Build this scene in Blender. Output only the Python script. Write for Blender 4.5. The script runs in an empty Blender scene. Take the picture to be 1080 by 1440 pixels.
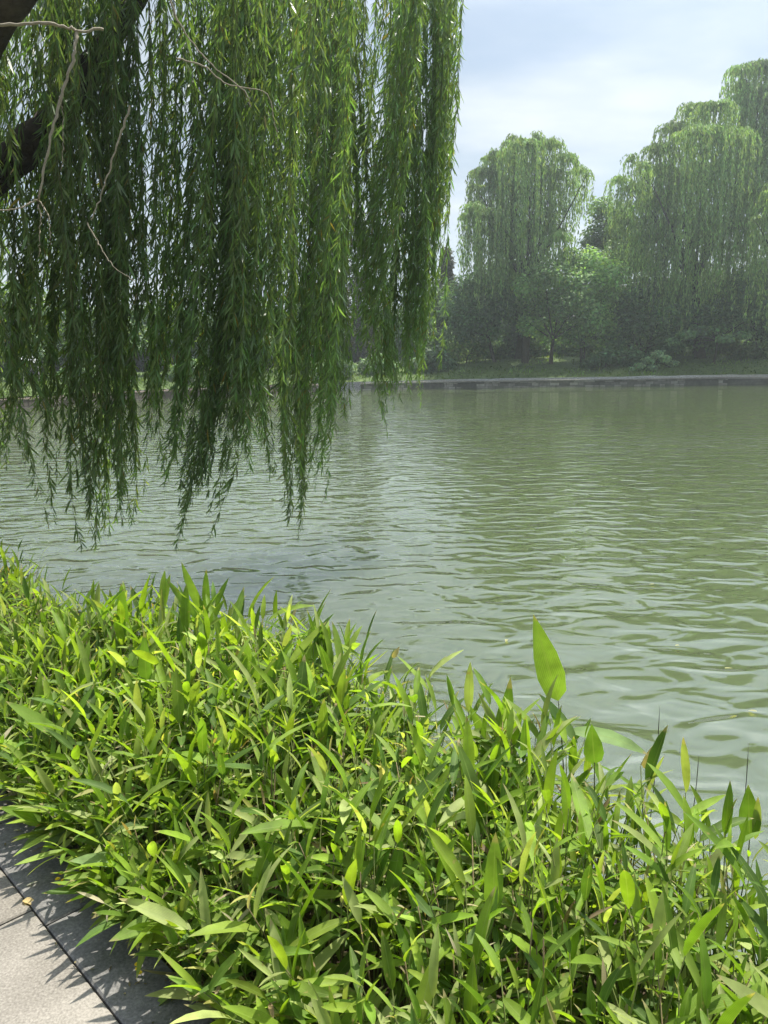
import bpy, math, random
import numpy as np
from mathutils import Matrix, Vector

R = math.radians
rng = np.random.default_rng(7)
sc = bpy.context.scene
col = sc.collection

# ------------------------------------------------------------------ camera
CAM = np.array([0.0, 0.0, 1.55])
FPX = 1100.0                      # focal length in photo pixels (photo is 1080 x 1440)
PITCH, ROLL = R(11.0), R(1.0)
WATER_Z = -0.40
_f = np.array([0, math.cos(PITCH), -math.sin(PITCH)])
_r0 = np.array([1.0, 0, 0]); _u0 = np.array([0, math.sin(PITCH), math.cos(PITCH)])
_r = math.cos(ROLL) * _r0 - math.sin(ROLL) * _u0
_u = math.sin(ROLL) * _r0 + math.cos(ROLL) * _u0
cd = bpy.data.cameras.new('camera')
cd.sensor_fit = 'VERTICAL'; cd.sensor_height = 36.0; cd.lens = 36.0 * FPX / 1440.0
cd.clip_start = 0.05; cd.clip_end = 3000
cam = bpy.data.objects.new('camera', cd); col.objects.link(cam)
cam.matrix_world = Matrix(((_r[0], _u[0], -_f[0], CAM[0]), (_r[1], _u[1], -_f[1], CAM[1]),
                           (_r[2], _u[2], -_f[2], CAM[2]), (0, 0, 0, 1)))
sc.camera = cam


def ray(px, py):
    d = _f + _r * (px - 540) / FPX - _u * (py - 720) / FPX
    return d


def at(px, py, D):
    """world point on the sight line of a place in the photo, D metres ahead (along +Y)"""
    d = ray(px, py)
    return CAM + d * (D / d[1])


def at_z(px, py, z):
    d = ray(px, py)
    return CAM + d * ((z - CAM[2]) / d[2])


# ------------------------------------------------------------------ light
SUN_EL, SUN_AZ = R(67), R(36)     # azimuth from +Y towards +X
sdir = np.array([math.cos(SUN_EL) * math.sin(SUN_AZ), math.cos(SUN_EL) * math.cos(SUN_AZ), math.sin(SUN_EL)])
sl = bpy.data.lights.new('sun', 'SUN'); sl.energy = 5.0; sl.angle = R(0.9); sl.color = (1.0, 0.95, 0.86)
so = bpy.data.objects.new('sun', sl); col.objects.link(so)
so.rotation_euler = Vector(-sdir).to_track_quat('-Z', 'Y').to_euler()

w = bpy.data.worlds.new('World'); sc.world = w; w.use_nodes = True
nt = w.node_tree; nt.nodes.clear()


def N(tree, typ, **kw):
    n = tree.nodes.new(typ)
    for k, v in kw.items():
        if k.startswith('i_'):
            key = k[2:]
            key = int(key) if key.isdigit() else key.replace('_', ' ')
            n.inputs[key].default_value = v
        else:
            setattr(n, k, v)
    return n


def L(tree, a, b):
    tree.links.new(a, b)


def ramp(tree, stops, fac=None, interp='LINEAR'):
    n = tree.nodes.new('ShaderNodeValToRGB')
    cr = n.color_ramp; cr.interpolation = interp
    while len(cr.elements) < len(stops):
        cr.elements.new(0.5)
    for e, (p, c) in zip(cr.elements, stops):
        e.position = p
        e.color = (c, c, c, 1) if isinstance(c, (int, float)) else (*c, 1)
    if fac is not None:
        tree.links.new(fac, n.inputs['Fac'])
    return n


sky = N(nt, 'ShaderNodeTexSky', sky_type='NISHITA', sun_disc=False, sun_elevation=SUN_EL, sun_rotation=SUN_AZ,
        altitude=50, air_density=1.2, dust_density=2.0, ozone_density=1.5)
tc = N(nt, 'ShaderNodeTexCoord')
sep = N(nt, 'ShaderNodeSeparateXYZ'); L(nt, tc.outputs['Generated'], sep.inputs[0])
zc = N(nt, 'ShaderNodeMath', operation='MAXIMUM', i_1=0.0); L(nt, sep.outputs['Z'], zc.inputs[0])
za = N(nt, 'ShaderNodeMath', operation='ADD', i_1=0.22); L(nt, zc.outputs[0], za.inputs[0])
vd = N(nt, 'ShaderNodeVectorMath', operation='DIVIDE')
cmb = N(nt, 'ShaderNodeCombineXYZ')
for i in range(3):
    L(nt, za.outputs[0], cmb.inputs[i])
L(nt, tc.outputs['Generated'], vd.inputs[0]); L(nt, cmb.outputs[0], vd.inputs[1])
mp = N(nt, 'ShaderNodeMapping'); mp.inputs['Location'].default_value = (0.6, 1.9, 0); mp.inputs['Scale'].default_value = (0.9, 1.5, 1)
L(nt, vd.outputs[0], mp.inputs[0])
cn = N(nt, 'ShaderNodeTexNoise', i_Scale=1.5, i_Detail=5.0, i_Roughness=0.5, i_Distortion=0.35)
L(nt, mp.outputs[0], cn.inputs['Vector'])
cov = ramp(nt, [(0.34, 0.42), (0.66, 1.0)], cn.outputs[0], 'EASE')
cn2 = N(nt, 'ShaderNodeTexNoise', i_Scale=2.6, i_Detail=4.0, i_Roughness=0.5)
L(nt, mp.outputs[0], cn2.inputs['Vector'])
ccol = ramp(nt, [(0.30, (0.30, 0.365, 0.445)), (0.72, (0.49, 0.525, 0.565))], cn2.outputs[0])
skys = N(nt, 'ShaderNodeVectorMath', operation='SCALE', i_Scale=0.07); L(nt, sky.outputs[0], skys.inputs[0])
mx = N(nt, 'ShaderNodeMix', data_type='RGBA')
L(nt, cov.outputs[0], mx.inputs['Factor']); L(nt, skys.outputs[0], mx.inputs['A']); L(nt, ccol.outputs[0], mx.inputs['B'])
# thin bright cloud round the sun
dt = N(nt, 'ShaderNodeVectorMath', operation='DOT_PRODUCT'); dt.inputs[1].default_value = tuple(sdir); L(nt, tc.outputs['Generated'], dt.inputs[0])
dm = N(nt, 'ShaderNodeMath', operation='MAXIMUM', i_1=0.0); L(nt, dt.outputs['Value'], dm.inputs[0])
dp = N(nt, 'ShaderNodeMath', operation='POWER', i_1=6.0); L(nt, dm.outputs[0], dp.inputs[0])
dg = N(nt, 'ShaderNodeMath', operation='MULTIPLY_ADD', i_1=3.9, i_2=0.78); L(nt, dp.outputs[0], dg.inputs[0])
mg = N(nt, 'ShaderNodeVectorMath', operation='SCALE'); L(nt, mx.outputs['Result'], mg.inputs[0]); L(nt, dg.outputs[0], mg.inputs['Scale'])
# the air brightens towards the horizon
hz = N(nt, 'ShaderNodeMapRange', i_1=0.12, i_2=0.36, i_3=1.36, i_4=1.0); L(nt, sep.outputs['Z'], hz.inputs[0])
mh = N(nt, 'ShaderNodeVectorMath', operation='SCALE'); L(nt, mg.outputs[0], mh.inputs[0]); L(nt, hz.outputs[0], mh.inputs['Scale'])
bg = N(nt, 'ShaderNodeBackground', i_Strength=1.0); L(nt, mh.outputs[0], bg.inputs['Color'])
wo = N(nt, 'ShaderNodeOutputWorld'); L(nt, bg.outputs[0], wo.inputs['Surface'])

sc.view_settings.view_transform = 'Standard'; sc.view_settings.look = 'None'
sc.view_settings.exposure = 0.85; sc.view_settings.gamma = 1.0
cy = sc.cycles
cy.use_denoising = True
try:
    cy.denoiser = 'OPENIMAGEDENOISE'; cy.denoising_input_passes = 'RGB_ALBEDO_NORMAL'
except Exception:
    pass
cy.max_bounces = 8; cy.diffuse_bounces = 4; cy.glossy_bounces = 2; cy.transmission_bounces = 5; cy.volume_bounces = 0
cy.caustics_reflective = False; cy.caustics_refractive = False
cy.sample_clamp_indirect = 4.0


# ------------------------------------------------------------------ mesh helpers
class Geo:
    """collects vertices, faces, a colour per vertex and a leaf coordinate per vertex"""

    def __init__(self):
        self.v, self.c, self.t, self.f, self.m, self.n = [], [], [], [], [], 0

    def add(self, v, faces, c=(1, 1, 1), t=None, mat=0):
        v = np.asarray(v, float).reshape(-1, 3); k = len(v)
        c = np.asarray(c, float)
        if c.ndim == 1:
            c = np.tile(c, (k, 1))
        self.v.append(v); self.c.append(c)
        self.t.append(np.zeros((k, 2)) if t is None else np.asarray(t, float).reshape(-1, 2))
        fl = faces if isinstance(faces, list) else [faces]
        for f in fl:
            f = np.asarray(f, int)
            if f.size:
                self.f.append(f + self.n); self.m.append(np.full(len(f), mat))
        self.n += k

    def build(self, name, mats, parent=None, smooth=True):
        v = np.concatenate(self.v); c = np.concatenate(self.c); t = np.concatenate(self.t)
        lv = np.concatenate([f.ravel() for f in self.f])
        ln = np.concatenate([np.full(len(f), f.shape[1]) for f in self.f])
        mi = np.concatenate(self.m)
        me = bpy.data.meshes.new(name)
        me.vertices.add(len(v)); me.vertices.foreach_set('co', v.astype(np.float32).ravel())
        me.loops.add(len(lv)); me.loops.foreach_set('vertex_index', lv.astype(np.int32))
        me.polygons.add(len(ln))
        ls = np.concatenate([[0], np.cumsum(ln)[:-1]])
        me.polygons.foreach_set('loop_start', ls.astype(np.int32))
        me.polygons.foreach_set('material_index', mi.astype(np.int32))
        me.polygons.foreach_set('use_smooth', np.full(len(ln), smooth))
        me.update(calc_edges=True)
        a = me.attributes.new('tint', 'FLOAT_COLOR', 'POINT')
        a.data.foreach_set('color', np.concatenate([c, np.ones((len(c), 1))], 1).astype(np.float32).ravel())
        a = me.attributes.new('leafco', 'FLOAT2', 'POINT')
        a.data.foreach_set('vector', t.astype(np.float32).ravel())
        for m in (mats if isinstance(mats, (list, tuple)) else [mats]):
            me.materials.append(m)
        o = bpy.data.objects.new(name, me); col.objects.link(o)
        if parent is not None:
            o.parent = parent
        return o


def unit(a):
    a = np.asarray(a, float)
    return a / np.maximum(np.linalg.norm(a, axis=-1, keepdims=True), 1e-9)


def tube(g, pts, rad, sides=6, c=(1, 1, 1), mat=0):
    pts = np.asarray(pts, float); n = len(pts)
    rad = np.broadcast_to(np.asarray(rad, float), (n,))
    tan = unit(np.gradient(pts, axis=0))
    ref = np.array([0.0, 0, 1]) if abs(tan[0][2]) < 0.9 else np.array([1.0, 0, 0])
    a = unit(np.cross(tan, ref)); b = np.cross(tan, a)
    th = np.linspace(0, 2 * math.pi, sides, endpoint=False)
    ring = a[:, None] * np.cos(th)[None, :, None] + b[:, None] * np.sin(th)[None, :, None]
    v = (pts[:, None] + ring * rad[:, None, None]).reshape(-1, 3)
    i = np.arange(n - 1)[:, None] * sides; j = np.arange(sides)[None]; k = (j + 1) % sides
    f = np.stack([i + j, i + k, i + k + sides, i + j + sides], -1).reshape(-1, 4)
    g.add(v, [f, np.array([list(range(sides))]), np.array([list(range((n - 1) * sides, n * sides))])], c, None, mat)


def spline(ctrl, n=16):
    """Catmull-Rom through control points"""
    p = np.asarray(ctrl, float)
    p = np.concatenate([[2 * p[0] - p[1]], p, [2 * p[-1] - p[-2]]])
    out = []
    m = len(p) - 3
    for s in np.linspace(0, m - 1e-6, n):
        i = int(s); t = s - i
        a, b, c, d = p[i:i + 4]
        out.append(0.5 * (2 * b + (c - a) * t + (2 * a - 5 * b + 4 * c - d) * t * t + (-a + 3 * b - 3 * c + d) * t ** 3))
    return np.array(out)


def leaf_shape(rows, widths):
    """a leaf as a strip of 3 columns: returns template (x, y) and faces; rows from base 0 to tip 1"""
    xs, ys = [], []
    for y, wd in zip(rows, widths):
        for x in (-1, 0, 1):
            xs.append(x * wd); ys.append(y)
    nrow = len(rows)
    f = []
    for i in range(nrow - 1):
        for j in range(2):
            f.append([i * 3 + j, i * 3 + j + 1, i * 3 + j + 4, i * 3 + j + 3])
    return np.array(xs), np.array(ys), np.array(f)


BAMBOO = leaf_shape([0, .08, .25, .5, .75, .92, 1.0], [.06, .55, .95, 1.0, .72, .28, .01])
BROAD = leaf_shape([0, .10, .3, .55, .8, 1.0], [.06, .75, 1.0, .85, .42, .01])
WILLOW = (np.array([0, -1, 1, -.75, .75, 0.0]), np.array([0, .3, .3, .68, .68, 1.0]),
          [np.array([[1, 2, 4, 3]]), np.array([[0, 2, 1], [3, 4, 5]])])


def leaves(g, tmpl, P, D, Nn, Ln, Wd, curl, c, fold=0.0, twist=0.0, mat=0):
    """many leaves at once: P base, D direction, Nn up normal, Ln length, Wd half width, curl = droop share of length"""
    X, Y, F = tmpl; k = len(X); n = len(P)
    D = unit(D); S = unit(np.cross(D, Nn)); U = np.cross(S, D)
    Ln = np.broadcast_to(np.asarray(Ln, float), (n,)); Wd = np.broadcast_to(np.asarray(Wd, float), (n,))
    curl = np.broadcast_to(np.asarray(curl, float), (n,)); twist = np.broadcast_to(np.asarray(twist, float), (n,))
    yy = Y[None] * np.ones((n, 1))
    ang = curl[:, None] * yy                       # bend angle along the leaf
    al = np.where(np.abs(curl[:, None]) > 1e-4, np.sin(ang) / np.where(np.abs(curl[:, None]) > 1e-4, curl[:, None], 1), yy)
    dn = np.where(np.abs(curl[:, None]) > 1e-4, (1 - np.cos(ang)) / np.where(np.abs(curl[:, None]) > 1e-4, curl[:, None], 1), 0)
    tw = twist[:, None] * yy
    xx = X[None] * Wd[:, None]
    lift = np.abs(xx) * fold
    v = (P[:, None] + D[:, None] * (al * Ln[:, None])[..., None] - U[:, None] * (dn * Ln[:, None])[..., None]
         + S[:, None] * (xx * np.cos(tw) - lift * np.sin(tw))[..., None] + U[:, None] * (xx * np.sin(tw) + lift * np.cos(tw))[..., None])
    off = (np.arange(n) * k)[:, None, None]
    Fs = F if isinstance(F, list) else [F]
    faces = [(off + f[None]).reshape(-1, f.shape[1]) for f in Fs]
    c = np.asarray(c, float)
    if c.ndim == 2:
        c = np.repeat(c, k, 0)
    sx = np.sign(X) * np.where(np.abs(X) > 0, 1, 0)
    t = np.stack([np.tile(sx, n), np.tile(Y, n)], 1)
    g.add(v.reshape(-1, 3), faces, c, t, mat)


def tag(o, label=None, cat=None, group=None, kind=None):
    if label: o['label'] = label
    if cat: o['category'] = cat
    if group: o['group'] = group
    if kind: o['kind'] = kind
    return o


def thing(name, loc, label, cat, group=None):
    o = bpy.data.objects.new(name, None); col.objects.link(o)
    o.location = loc; o.empty_display_size = 0.2
    return tag(o, label, cat, group)


# ------------------------------------------------------------------ materials
def new_mat(name):
    m = bpy.data.materials.new(name); m.use_nodes = True
    m.node_tree.nodes.clear()
    return m, m.node_tree


def leaf_mat(name, transl=0.45, rough=0.4, spec=0.4, veins=False, tcol=(1.35, 1.3, 0.55)):
    m, t = new_mat(name)
    at_ = N(t, 'ShaderNodeAttribute', attribute_name='tint')
    base = at_.outputs['Color']
    if veins:
        lc = N(t, 'ShaderNodeAttribute', attribute_name='leafco')
        s = N(t, 'ShaderNodeSeparateXYZ'); L(t, lc.outputs['Vector'], s.inputs[0])
        ab = N(t, 'ShaderNodeMath', operation='ABSOLUTE'); L(t, s.outputs['X'], ab.inputs[0])
        mid = ramp(t, [(0.0, 1.0), (0.10, 0.0)], ab.outputs[0])
        wv = N(t, 'ShaderNodeMath', operation='MULTIPLY', i_1=46.0); L(t, s.outputs['X'], wv.inputs[0])
        sn = N(t, 'ShaderNodeMath', operation='SINE'); L(t, wv.outputs[0], sn.inputs[0])
        mr = N(t, 'ShaderNodeMapRange', i_1=-1.0, i_2=1.0, i_3=0.86, i_4=1.1); L(t, sn.outputs[0], mr.inputs[0])
        geo = N(t, 'ShaderNodeNewGeometry')
        nz = N(t, 'ShaderNodeTexNoise', i_Scale=16.0, i_Detail=3.0); L(t, geo.outputs['Position'], nz.inputs['Vector'])
        nr = N(t, 'ShaderNodeMapRange', i_1=0.3, i_2=0.7, i_3=0.66, i_4=1.26); L(t, nz.outputs[0], nr.inputs[0])
        mu = N(t, 'ShaderNodeMath', operation='MULTIPLY'); L(t, mr.outputs[0], mu.inputs[0]); L(t, nr.outputs[0], mu.inputs[1])
        sc_ = N(t, 'ShaderNodeVectorMath', operation='SCALE'); L(t, base, sc_.inputs[0]); L(t, mu.outputs[0], sc_.inputs['Scale'])
        mxm = N(t, 'ShaderNodeMix', data_type='RGBA'); mxm.inputs['B'].default_value = (0.26, 0.34, 0.10, 1)
        mf = N(t, 'ShaderNodeMath', operation='MULTIPLY', i_1=0.5); L(t, mid.outputs[0], mf.inputs[0])
        L(t, mf.outputs[0], mxm.inputs['Factor']); L(t, sc_.outputs[0], mxm.inputs['A'])
        # dry brown flecks and tips
        nz2 = N(t, 'ShaderNodeTexNoise', i_Scale=42.0, i_Detail=2.0); L(t, geo.outputs['Position'], nz2.inputs['Vector'])
        fl = ramp(t, [(0.70, 0.0), (0.76, 0.7)], nz2.outputs[0])
        mxf = N(t, 'ShaderNodeMix', data_type='RGBA'); mxf.inputs['B'].default_value = (0.34, 0.27, 0.10, 1)
        L(t, fl.outputs[0], mxf.inputs['Factor']); L(t, mxm.outputs['Result'], mxf.inputs['A'])
        # brown tips on some leaves
        tp = N(t, 'ShaderNodeMath', operation='MULTIPLY_ADD', i_1=0.55, i_2=0.40); L(t, nz.outputs[0], tp.inputs[0])
        ty = N(t, 'ShaderNodeMath', operation='SUBTRACT'); L(t, s.outputs['Y'], ty.inputs[0]); L(t, tp.outputs[0], ty.inputs[1])
        tr_ = ramp(t, [(0.25, 0.0), (0.31, 0.8)], ty.outputs[0])
        mxt = N(t, 'ShaderNodeMix', data_type='RGBA'); mxt.inputs['B'].default_value = (0.36, 0.30, 0.15, 1)
        L(t, tr_.outputs[0], mxt.inputs['Factor']); L(t, mxf.outputs['Result'], mxt.inputs['A'])
        base = mxt.outputs['Result']
    p = N(t, 'ShaderNodeBsdfPrincipled', i_Roughness=rough)
    p.inputs['Specular IOR Level'].default_value = spec
    L(t, base, p.inputs['Base Color'])
    tm = N(t, 'ShaderNodeVectorMath', operation='MULTIPLY'); tm.inputs[1].default_value = tcol
    L(t, base, tm.inputs[0])
    tr = N(t, 'ShaderNodeBsdfTranslucent'); L(t, tm.outputs[0], tr.inputs['Color'])
    mxs = N(t, 'ShaderNodeMixShader', i_0=transl)
    L(t, p.outputs[0], mxs.inputs[1]); L(t, tr.outputs[0], mxs.inputs[2])
    o = N(t, 'ShaderNodeOutputMaterial'); L(t, mxs.outputs[0], o.inputs['Surface'])
    return m


def rock_mat(name, stops, scale, bump=0.4, rough=0.85, dist=0.01, scale2=None, coord='Object', tint=False):
    """stone, bark, soil: noise between the colours of stops, with a bump"""
    m, t = new_mat(name)
    tc_ = N(t, 'ShaderNodeTexCoord')
    n1 = N(t, 'ShaderNodeTexNoise', i_Scale=scale, i_Detail=8.0, i_Roughness=0.62); L(t, tc_.outputs[coord], n1.inputs['Vector'])
    n2 = N(t, 'ShaderNodeTexNoise', i_Scale=scale2 or scale * 9, i_Detail=4.0, i_Roughness=0.6); L(t, tc_.outputs[coord], n2.inputs['Vector'])
    av = N(t, 'ShaderNodeMath', operation='ADD'); L(t, n1.outputs[0], av.inputs[0]); L(t, n2.outputs[0], av.inputs[1])
    hv = N(t, 'ShaderNodeMath', operation='MULTIPLY', i_1=0.5); L(t, av.outputs[0], hv.inputs[0])
    rp = ramp(t, stops, hv.outputs[0])
    base = rp.outputs[0]
    if tint:
        a = N(t, 'ShaderNodeAttribute', attribute_name='tint')
        mm = N(t, 'ShaderNodeVectorMath', operation='MULTIPLY'); L(t, base, mm.inputs[0]); L(t, a.outputs['Color'], mm.inputs[1])
        base = mm.outputs[0]
    p = N(t, 'ShaderNodeBsdfPrincipled', i_Roughness=rough); p.inputs['Specular IOR Level'].default_value = 0.25
    L(t, base, p.inputs['Base Color'])
    b = N(t, 'ShaderNodeBump', i_Strength=bump, i_Distance=dist); L(t, hv.outputs[0], b.inputs['Height']); L(t, b.outputs[0], p.inputs['Normal'])
    o = N(t, 'ShaderNodeOutputMaterial'); L(t, p.outputs[0], o.inputs['Surface'])
    return m


M_BAMBOO = leaf_mat('bamboo_leaf', 0.48, 0.6, 0.25, veins=True, tcol=(1.4, 1.45, 0.45))
M_WILLOW = leaf_mat('willow_leaf', 0.48, 0.38, 0.6)
M_FAR = leaf_mat('far_leaf', 0.42, 0.55, 0.3)
M_STEM = leaf_mat('stem', 0.0, 0.55, 0.3)
M_BARK = rock_mat('bark', [(0.35, (0.018, 0.014, 0.010)), (0.65, (0.075, 0.06, 0.045))], 5.0, 1.0, 0.95, 0.03, 24.0)
M_TWIG = rock_mat('pale_twig', [(0.3, (0.20, 0.17, 0.12)), (0.7, (0.36, 0.32, 0.24))], 20.0, 0.3, 0.8, 0.002)
M_SOIL = rock_mat('soil', [(0.3, (0.022, 0.016, 0.010)), (0.7, (0.10, 0.075, 0.045))], 6.0, 1.0, 0.95, 0.03, 40.0)
M_GRASSY = rock_mat('lawn', [(0.36, (0.035, 0.05, 0.018)), (0.50, (0.07, 0.11, 0.03)), (0.66, (0.13, 0.17, 0.05))], 0.35, 1.0, 0.95, 0.12, 6.0)
M_KERB = rock_mat('kerb_granite', [(0.36, (0.078, 0.076, 0.071)), (0.5, (0.138, 0.134, 0.127)), (0.64, (0.225, 0.218, 0.206))], 3.0, 0.5, 0.8, 0.004, 130.0, tint=True)
M_PAVE = rock_mat('paving_stone', [(0.36, (0.105, 0.096, 0.083)), (0.5, (0.185, 0.171, 0.149)), (0.64, (0.28, 0.261, 0.23))], 2.2, 0.5, 0.85, 0.004, 150.0, tint=True)
M_WALL = rock_mat('embankment_stone', [(0.3, (0.13, 0.125, 0.11)), (0.5, (0.22, 0.21, 0.19)), (0.7, (0.33, 0.31, 0.28))], 0.8, 0.6, 0.9, 0.03, 5.0, tint=True)


def plain_mat(name, c, rough=0.6):
    return rock_mat(name, [(0.3, tuple(x * 0.88 for x in c)), (0.7, tuple(min(1, x * 1.08) for x in c))], 8.0, 0.1, rough, 0.002)


def water_mat():
    m, t = new_mat('lake_water')
    tc_ = N(t, 'ShaderNodeTexCoord')

    def wave(rot, sx, sy, scale, detail, rough, dist):
        mp_ = N(t, 'ShaderNodeMapping'); mp_.inputs['Rotation'].default_value = (0, 0, R(rot)); mp_.inputs['Scale'].default_value = (sx, sy, 1)
        L(t, tc_.outputs['Object'], mp_.inputs[0])
        n = N(t, 'ShaderNodeTexNoise', i_Scale=scale, i_Detail=detail, i_Roughness=rough, i_Distortion=dist)
        L(t, mp_.outputs[0], n.inputs['Vector'])
        return n.outputs[0]
    a = wave(14, 0.72, 1.15, 3.7, 1.5, 0.40, 0.6)
    b = wave(-24, 0.75, 1.25, 1.3, 1.0, 0.5, 0.3)
    c = wave(5, 1.0, 1.0, 0.13, 2.0, 0.5, 0.0)
    m1 = N(t, 'ShaderNodeMath', operation='MULTIPLY', i_1=0.040); L(t, a, m1.inputs[0])
    m2 = N(t, 'ShaderNodeMath', operation='MULTIPLY', i_1=0.022); L(t, b, m2.inputs[0])
    ad = N(t, 'ShaderNodeMath', operation='ADD'); L(t, m1.outputs[0], ad.inputs[0]); L(t, m2.outputs[0], ad.inputs[1])
    gust = N(t, 'ShaderNodeMapRange', i_1=0.3, i_2=0.7, i_3=0.75, i_4=1.2); L(t, c, gust.inputs[0])
    hh = N(t, 'ShaderNodeMath', operation='MULTIPLY'); L(t, ad.outputs[0], hh.inputs[0]); L(t, gust.outputs[0], hh.inputs[1])
    bp = N(t, 'ShaderNodeBump', i_Strength=1.0, i_Distance=1.0); L(t, hh.outputs[0], bp.inputs['Height'])
    mc = ramp(t, [(0.3, (0.060, 0.080, 0.033)), (0.7, (0.072, 0.094, 0.041))], c)
    p = N(t, 'ShaderNodeBsdfPrincipled', i_Roughness=0.015, i_IOR=2.1)
    # murky water: light spreads below the surface, so shadows on it are soft
    p.inputs['Subsurface Weight'].default_value = 1.0; p.inputs['Subsurface Scale'].default_value = 3.0
    p.inputs['Subsurface Radius'].default_value = (0.8, 1.0, 0.5); p.subsurface_method = 'BURLEY'
    L(t, mc.outputs[0], p.inputs['Base Color']); L(t, bp.outputs[0], p.inputs['Normal'])
    o = N(t, 'ShaderNodeOutputMaterial'); L(t, p.outputs[0], o.inputs['Surface'])
    return m


M_WATER = water_mat()

# ------------------------------------------------------------------ ground, lake, path
# bank frame: s across the bank towards the water, t along it (away from the camera, to the left)
SD = np.array([0.72, 0.69]); SD = SD / np.linalg.norm(SD)
TD = np.array([-SD[1], SD[0]])


def bank(s, t, z=0.0):
    s, t, z = np.broadcast_arrays(np.asarray(s, float), np.asarray(t, float), np.asarray(z, float))
    return np.stack([SD[0] * s + TD[0] * t, SD[1] * s + TD[1] * t, z], -1)


def to_st(p):
    return float(p[0] * SD[0] + p[1] * SD[1]), float(p[0] * TD[0] + p[1] * TD[1])


def grid_sheet(g, rows, c=(1, 1, 1), mat=0):
    rows = np.asarray(rows, float); a, b = rows.shape[:2]
    i = np.arange(a - 1)[:, None] * b; j = np.arange(b - 1)[None]
    f = np.stack([i + j, i + j + 1, i + j + 1 + b, i + j + b], -1).reshape(-1, 4)
    g.add(rows.reshape(-1, 3), f, c, None, mat)


g = Geo()
g.add([(-900, -600, -2.2), (900, -600, -2.2), (900, 900, -2.2), (-900, 900, -2.2)], np.array([[0, 1, 2, 3]]))
tag(g.build('ground', M_SOIL), kind='structure')

EDGE_KERB, KERB_W, S_WATER = 0.645, 0.17, 2.02
# near bank under the bamboo, falling to the water
g = Geo()
ts = np.concatenate([[-260, -60, -20, -8], np.arange(-4, 12, 0.25), [14, 20, 34, 60, 140]])
prof = [(EDGE_KERB + KERB_W + 0.004, -0.03), (0.9, 0.0), (1.3, 0.04), (1.7, 0.03), (1.95, -0.06), (S_WATER, -0.2), (2.15, -0.5), (2.5, -1.6), (2.8, -2.3)]
rows = []
for s, z in prof:
    jit = rng.normal(0, 0.02, len(ts)) if 0.9 < s < 2.2 else np.zeros(len(ts))
    rows.append(bank(s + jit, ts, z + rng.normal(0, 0.012, len(ts)) * (0.9 <= s < 2)))
grid_sheet(g, rows)
tag(g.build('bank', M_SOIL), kind='structure')

# path: rectangular paving stones, then the kerb row of dark granite
g = Geo()
g.add(bank([-60, EDGE_KERB + KERB_W, EDGE_KERB + KERB_W, -60], [-60, -60, 60, 60], -0.04), np.array([[0, 1, 2, 3]]), (0.35, 0.33, 0.3))


def slab(g, s0, s1, t0, t1, z, c, bev=0.004, mat=0):
    o_ = [(s0, t0), (s1, t0), (s1, t1), (s0, t1)]
    i_ = [(s0 + bev, t0 + bev), (s1 - bev, t0 + bev), (s1 - bev, t1 - bev), (s0 + bev, t1 - bev)]
    v = [bank(*p, z - 0.06) for p in o_] + [bank(*p, z - bev) for p in o_] + [bank(*p, z) for p in i_]
    f = [[8, 9, 10, 11]] + [[4 + k, 4 + (k + 1) % 4, 8 + (k + 1) % 4, 8 + k] for k in range(4)] + \
        [[k, (k + 1) % 4, 4 + (k + 1) % 4, 4 + k] for k in range(4)]
    g.add(np.array(v), np.array(f), c, None, mat)


s1 = EDGE_KERB - 0.004
row = 0
while s1 > -2.6:
    wdt = 0.48; t0 = -3.0 + (0.37 if row % 2 else 0)
    while t0 < 7:
        ln = 0.74
        k = rng.uniform(0.9, 1.06)
        slab(g, s1 - wdt, s1, t0, t0 + ln - 0.006, rng.uniform(-0.001, 0.001), (k, k * rng.uniform(.97, 1.0), k * rng.uniform(.93, .99)))
        t0 += ln
    s1 -= wdt + 0.006; row += 1
tag(g.build('path', M_PAVE, smooth=False), kind='structure')
g = Geo()
jt = to_st(at_z(72, 1298, 0))[1]
t0 = jt - 8 * 0.62
while t0 < 9:
    k = rng.uniform(0.88, 1.05)
    slab(g, EDGE_KERB, EDGE_KERB + KERB_W, t0 + 0.004, t0 + 0.616, 0.004 + rng.uniform(-0.001, 0.001), (k, k, k), 0.005)
    t0 += 0.62
tag(g.build('kerb', M_KERB, smooth=False), kind='structure')

# lake
g = Geo()
g.add([(-400, -300, WATER_Z), (400, -300, WATER_Z), (400, 300, WATER_Z), (-400, 300, WATER_Z)], np.array([[0, 1, 2, 3]]))
tag(g.build('water', M_WATER), kind='structure')

# far shore: its line from measured waterline points, then hill rows behind
shore_ctrl = np.array([(-150, -40), (-90, 12), (-50, 24), (-28, 29.5)] +
                      [tuple(at_z(px, py, WATER_Z)[:2]) for px, py in ((0, 576), (200, 562), (400, 552.5), (600, 546.5), (840, 543.2), (1080, 540.2))] +
                      [(34, 41.5), (60, 33), (110, 10), (180, -60)])
SHORE = spline(np.c_[shore_ctrl, np.zeros(len(shore_ctrl))], 140)[:, :2]
SHORE_N = unit(SHORE - np.array([0, -10.0]))
WALL_TOP = 0.06


def hill_z(d, x):
    """height of the far bank d metres behind the wall"""
    rise = np.interp(x, [-30, -5, 4, 12, 30], [0.7, 0.9, 1.5, 1.7, 2.0])
    return WALL_TOP - 0.02 + rise * (1 - np.exp(-np.maximum(d, 0) / 5.0)) + 0.012 * np.maximum(d, 0)


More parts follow.
